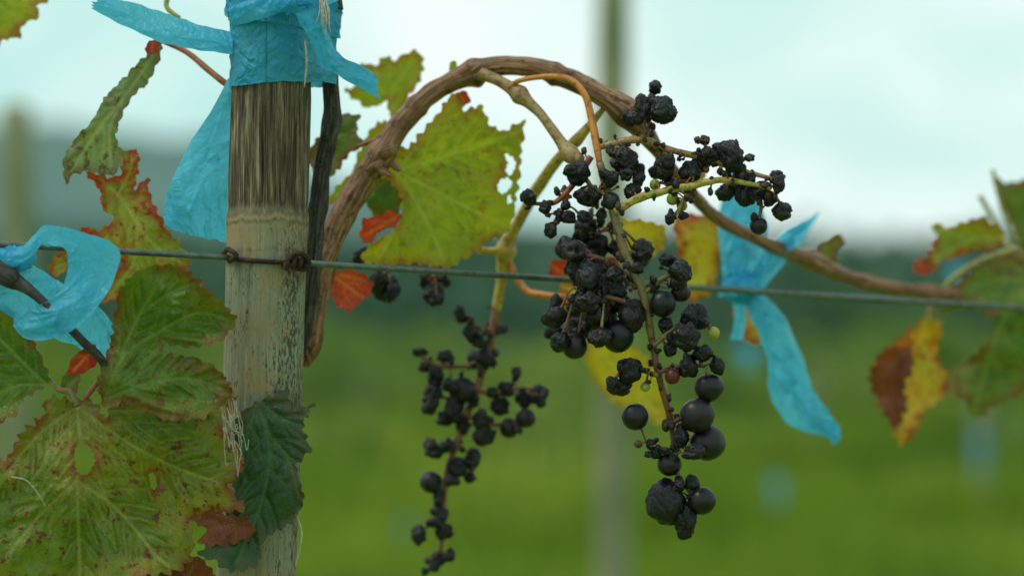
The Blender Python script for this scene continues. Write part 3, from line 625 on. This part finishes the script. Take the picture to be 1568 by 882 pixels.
leaf([(1402,414),(1420,388),(1432,364),(1428,338),(1450,348),(1476,340),(1504,332),(1538,352),(1528,382),(1490,384),(1462,396),(1436,402),(1424,418)],[[(1535,365),(1480,362),(1435,350)],[(1500,362),(1450,385),(1408,410)]],.32,LM,amp=.02,teeth=8,sp=5)
leaf([(1400,398),(1424,396),(1436,410),(1420,420),(1402,418)],[[(1404,402),(1430,412)]],.315,LR,amp=.008,teeth=3,sp=5)
leaf([(1436,486),(1450,452),(1476,420),(1518,398),(1580,380),(1640,400),(1640,560),(1580,592),(1550,612),(1520,622),(1494,642),(1476,612),(1444,596),(1446,570),(1482,552),(1506,528),(1522,492),(1490,470),(1456,478)],[[(1600,420),(1540,480),(1500,600),(1490,635)],[(1590,430),(1520,430),(1450,460)],[(1600,420),(1590,500),(1575,590)]],.33,LG2,amp=.024,teeth=7,sp=5)
leaf([(1332,574),(1350,540),(1372,524),(1398,500),(1420,482),(1442,500),(1436,540),(1452,580),(1440,612),(1414,632),(1404,660),(1378,682),(1366,648),(1344,616)],[[(1420,490),(1390,570),(1376,670)],[(1410,520),(1440,590)]],.31,LYR,amp=.03,teeth=9,sp=5)
leaf([(1330,576),(1352,536),(1392,530),(1400,562),(1384,590),(1390,620),(1372,656),(1350,628)],[[(1385,540),(1350,580),(1370,640)]],.29,LB,amp=.03,teeth=8,sp=5)
leaf([(1520,266),(1540,280),(1600,276),(1640,360),(1566,384),(1552,348),(1530,310)],[[(1600,300),(1550,300)]],.36,LG2,amp=.014,sp=5)
leaf([(1238,388),(1262,368),(1286,358),(1294,370),(1280,384),(1282,398),(1256,400)],[[(1242,390),(1286,366)]],.27,LG2,amp=.01,sp=5)
leaf([(288,792),(330,786),(382,794),(388,820),(352,834),(318,836),(300,826),(316,812)],[[(380,800),(300,815)]],-.058,LB,amp=.012,teeth=6,sp=3.4)
leaf([(262,866),(300,850),(330,880),(320,915),(250,915)],[[(300,855),(280,900)]],-.05,LB,amp=.012,teeth=5,sp=3.4)
leaf([(200,866),(250,862),(290,905),(260,930),(190,920)],[[(230,866),(240,910)]],-.04,LD,amp=.012,teeth=5,sp=4)
# ---------------------------------------------------------------- straw / fibres
mb=MB()
for k in range(12):
    x=random.uniform(338,362); y=random.uniform(608,632); P=[]; sl=random.uniform(1.5,4)
    for t in range(7):
        P.append((x+t*sl+4*nz(t*.9,k),y+t*random.uniform(9,17)*(.6+.35*(k%3)),-.078+.004*nz(t,k,3),.55))
    tube(mb,P,5,5)
for k in range(6):
    x,y=random.uniform(348,364),random.uniform(625,670)
    P=[(x+random.uniform(-8,8),y+random.uniform(-10,10),-.078+random.uniform(-.003,.003),.5) for _ in range(4)]; tube(mb,P,6,5)
mb.build('frayed_twine',[STRAW])
mb=MB()
tube(mb,[(467,62,-.040,1.6),(470,95,-.041,2.0),(466,134,-.038,1.2)],6,6,mi=0)
for k in range(9):
    x=488+random.uniform(-4,14); tube(mb,[(x,-10,-.046,1.0),(x+random.uniform(-8,10),20,-.050,1.0),(x+random.uniform(-14,16),30+random.uniform(0,26),-.05,.5)],6,6,mi=0)
tube(mb,[(18,730,-.090,.9),(40,735,-.096,.9),(58,755,-.096,.9),(70,775,-.092,.8)],8,5); tube(mb,[(455,790,-.035,1.2),(462,820,-.037,1.4),(452,868,-.036,1)],8,5)
mb.build('dry_tendril',[STRAW])
# ---------------------------------------------------------------- landscape
GROUND=mat_flat('meadow_grass',(.10,.18,.02),(.19,.28,.03),.3,det=6,c3=(.29,.34,.05))
def plane_grid(name,x0,x1,y0,y1,nx,ny,hf,mat):
    vs=[];fs=[]
    for i in range(ny):
        for j in range(nx):
            x=x0+(x1-x0)*j/(nx-1); y=y0+(y1-y0)*(i/(ny-1))**2; vs.append((x,y,hf(x,y)))
    for i in range(ny-1):
        for j in range(nx-1): a=i*nx+j; fs.append((a,a+1,a+nx+1,a+nx))
    me=bpy.data.meshes.new(name); me.from_pydata(vs,[],fs); me.materials.append(mat); me.polygons.foreach_set('use_smooth',[True]*len(fs))
    ob=bpy.data.objects.new(name,me); scene.collection.objects.link(ob); return ob
plane_grid('ground',-1500,1500,-60,2500,60,60,lambda x,y:0.0 if y<120 else -.5,GROUND)
HILL=mat_flat('forested_hill_haze_tint',(.075,.150,.140),(.115,.190,.160),.02,det=8)  # air haze painted into the hill colour as a pale bluish teal
prof=[(-3000,150),(-800,180),(60,200),(350,220),(560,290),(800,350),(1100,395),(1300,385),(1568,340),(2400,280),(4200,200)]
def hilltop(px):
    for (a,b),(c,d) in zip(prof,prof[1:]):
        if a<=px<=c:
            t=(px-a)/(c-a); t=t*t*(3-2*t); return b+(d-b)*t
    return prof[0][1] if px<0 else prof[-1][1]
vs=[];fs=[];nx=260;ny=16
for i in range(ny):
    t=i/(ny-1); r=260+240*t
    for j in range(nx):
        px=-3000+7200*j/(nx-1); x=(px-784)/F*(500)
        top=(441-hilltop(px))/F*500
        z=-1+(top+2.3)*math.sin(t*math.pi/2)**1.3+t*2.2*nz(x*.05,r*.05)+t*1.0*nz(x*.2,r*.2)
        vs.append((x*(.75+.25*t),r,z))
for i in range(ny-1):
    for j in range(nx-1): a=i*nx+j; fs.append((a,a+1,a+nx+1,a+nx))
me=bpy.data.meshes.new('hills'); me.from_pydata(vs,[],fs); me.materials.append(HILL); me.polygons.foreach_set('use_smooth',[True]*len(fs))
scene.collection.objects.link(bpy.data.objects.new('hills',me))
def leaves_cloud(name,pos,size,mat):
    n=len(pos); pos=np.array(pos); a=np.random.normal(size=(n,3)); a/=np.linalg.norm(a,axis=1)[:,None]
    b=np.cross(a,np.random.normal(size=(n,3))); b/=np.linalg.norm(b,axis=1)[:,None]
    s=(np.array(size)*np.random.uniform(.6,1.3,n))[:,None]
    V=np.stack([pos-a*s,pos+b*s*.7,pos+a*s,pos-b*s*.7],1).reshape(-1,3)
    me=bpy.data.meshes.new(name); me.from_pydata(V.tolist(),[],[(4*i,4*i+1,4*i+2,4*i+3) for i in range(n)]); me.materials.append(mat)
    ob=bpy.data.objects.new(name,me); scene.collection.objects.link(ob); return ob
VL=mat_flat('vine_foliage',(.08,.16,.04),(.16,.25,.05),.6,.7,.35,c3=(.30,.34,.07))
TL=mat_flat('tree_foliage_haze_tint',(.050,.115,.085),(.085,.155,.095),.12,.8,.25)  # foliage green shifted to teal, distance haze mixed into the colour
pos=[];sz=[]
for r,cnt,hmax in ((16,1800,.5),(21,2600,.7),(27,3200,.9),(34,3400,1.0)):
    wdt=r*.36
    for k in range(cnt):
        x=random.uniform(-wdt,wdt); g=nz(x*.8,r*3.1)
        h=hmax*(.72+.8*nz(x*.9,r))
        z=random.uniform(.15,1)*h if g>-.1 else random.uniform(.1,.3)*h
        pos.append((x,r+random.gauss(0,.5+r*.02),z)); sz.append(.10+.002*r)
leaves_cloud('vineyard_rows',pos,sz,VL)
pos=[];sz=[]
for k in range(15000):
    r=random.uniform(46,150); x=random.uniform(-.36,.36)*r; c=nz(x*.07,r*.05)
    h=(.9+ (r-46)*.026)*(1+1.0*c)+.4
    pos.append((x,r,max(.05,random.random()**.7*h))); sz.append(.25+.0028*r)
leaves_cloud('tree_line',pos,sz,TL)
GR=mat_flat('grass_blades',(.10,.19,.018),(.22,.33,.03),.45,.6,.4,c3=(.42,.45,.08))
n=36000; V=[];Fc=[]
for k in range(n):
    r=5+27*random.random()**1.2; x=random.uniform(-.34,.34)*r; h=random.uniform(.08,.32)*(1+1.6*nz(x*.6,r*.5)); w=.012+.0012*r; an=random.uniform(0,3.14)
    dx,dy=math.cos(an)*w,math.sin(an)*w; lx,ly=random.uniform(-.08,.08),random.uniform(-.08,.08)
    b=len(V); V+=[(x-dx,r-dy,0),(x+dx,r+dy,0),(x+lx,r+ly,h)]; Fc.append((b,b+1,b+2))
me=bpy.data.meshes.new('grass'); me.from_pydata(V,[],Fc); me.materials.append(GR); scene.collection.objects.link(bpy.data.objects.new('grass',me))
BP=mat_flat('distant_post_wood',(.17,.19,.11),(.26,.27,.16),6)
def bpost(px,pyt,r,w=.045):
    mb=MB(); k=r+D; x=(px-784)/F*k; zt=H+(441-pyt)/F*k
    P=[]
    for i in range(9):
        t=i/8; P.append((x+.02*nz(t*2,px),r+.01*nz(t*2,px,4),zt*t,w*(1.05-.12*t)*(1+.06*nz(t*5,px))))
    tube(mb,P,4,14,.08,raw=True,freq=8); tube(mb,[(x,r,zt-.002,w*.9),(x,r,zt+.012,w*.5)],2,14,.05,raw=True)
    return mb.build('wooden_post',[BP])
for a in ((940,-60,3.9,.042),(24,165,4.4,.046),(1245,560,15,.05),(960,560,13,.05),(1505,560,12,.05),(560,585,19,.05),(330,575,17,.05),(760,580,22,.05),(1390,590,21,.05)): bpost(*a)
for (px,py,r,w,h) in ((1190,750,8.5,13,38),(1146,545,4.6,28,36),(1500,690,10,12,56),(622,812,10,11,34),(1466,420,2.5,22,26)):
    mb=MB(); R=[]
    for t in range(5):
        yy=py-h/2+h*t/4; xx=px+8*nz(t*.9,px); ww=w*(.5+.25*math.sin(t*1.3+1))
        R.append((xx-ww,yy,xx+ww,yy+4,r,r+.02))
    strip(mb,R,6,8,.02,.02,px); mb.build('plastic_tape_ribbon',[TAPE])
# ---------------------------------------------------------------- light, world
sd=Vector((-.55,-.12,.85)).normalized()
sun=bpy.data.objects.new('sun',bpy.data.lights.new('sun','SUN')); scene.collection.objects.link(sun)
sun.data.energy=1.4; sun.data.angle=math.radians(14); sun.data.color=(1,.95,.82)
sun.rotation_euler=(-sd).to_track_quat('-Z','Y').to_euler()
w=bpy.data.worlds.new('World'); scene.world=w; w.use_nodes=True; nt=w.node_tree; nt.nodes.clear()
out=nt.nodes.new('ShaderNodeOutputWorld'); bg=nt.nodes.new('ShaderNodeBackground'); sky=nt.nodes.new('ShaderNodeTexSky')
sky.sky_type='NISHITA'; sky.sun_disc=False; sky.sun_elevation=math.asin(sd.z); sky.sun_rotation=math.atan2(sd.x,sd.y); sky.air_density=1.5; sky.dust_density=3
tc=nt.nodes.new('ShaderNodeTexCoord'); mp=nt.nodes.new('ShaderNodeMapping'); mp.inputs['Scale'].default_value=(1,1,2.2); mp.inputs['Location'].default_value=(.35,0,.15)
nzn=nt.nodes.new('ShaderNodeTexNoise'); nzn.inputs['Scale'].default_value=5.5; nzn.inputs['Detail'].default_value=4; nzn.inputs['Roughness'].default_value=.5
rp=nt.nodes.new('ShaderNodeValToRGB'); e=rp.color_ramp.elements
e[0].position=.34; e[0].color=(4.5,7.3,6.9,1); e[1].position=.60; e[1].color=(7.7,8.7,8.4,1)
mx=nt.nodes.new('ShaderNodeMix'); mx.data_type='RGBA'; mx.inputs[0].default_value=.95
L=nt.links.new
L(tc.outputs['Generated'],mp.inputs[0]); L(mp.outputs[0],nzn.inputs['Vector']); L(nzn.outputs['Fac'],rp.inputs[0])
L(sky.outputs[0],mx.inputs[6]); L(rp.outputs[0],mx.inputs[7]); L(mx.outputs[2],bg.inputs[0]); bg.inputs[1].default_value=.122; L(bg.outputs[0],out.inputs[0])
# ---------------------------------------------------------------- camera
cam=bpy.data.objects.new('camera',bpy.data.cameras.new('camera')); scene.collection.objects.link(cam); scene.camera=cam
cam.location=(0,-D,H); cam.rotation_euler=(math.pi/2,0,0); cam.data.lens=85; cam.data.sensor_width=36; cam.data.clip_start=.05; cam.data.clip_end=6000
cam.data.dof.use_dof=True; cam.data.dof.focus_distance=D-.03; cam.data.dof.aperture_fstop=2.4
scene.view_settings.view_transform='Standard'; scene.view_settings.look='None'; scene.view_settings.exposure=0
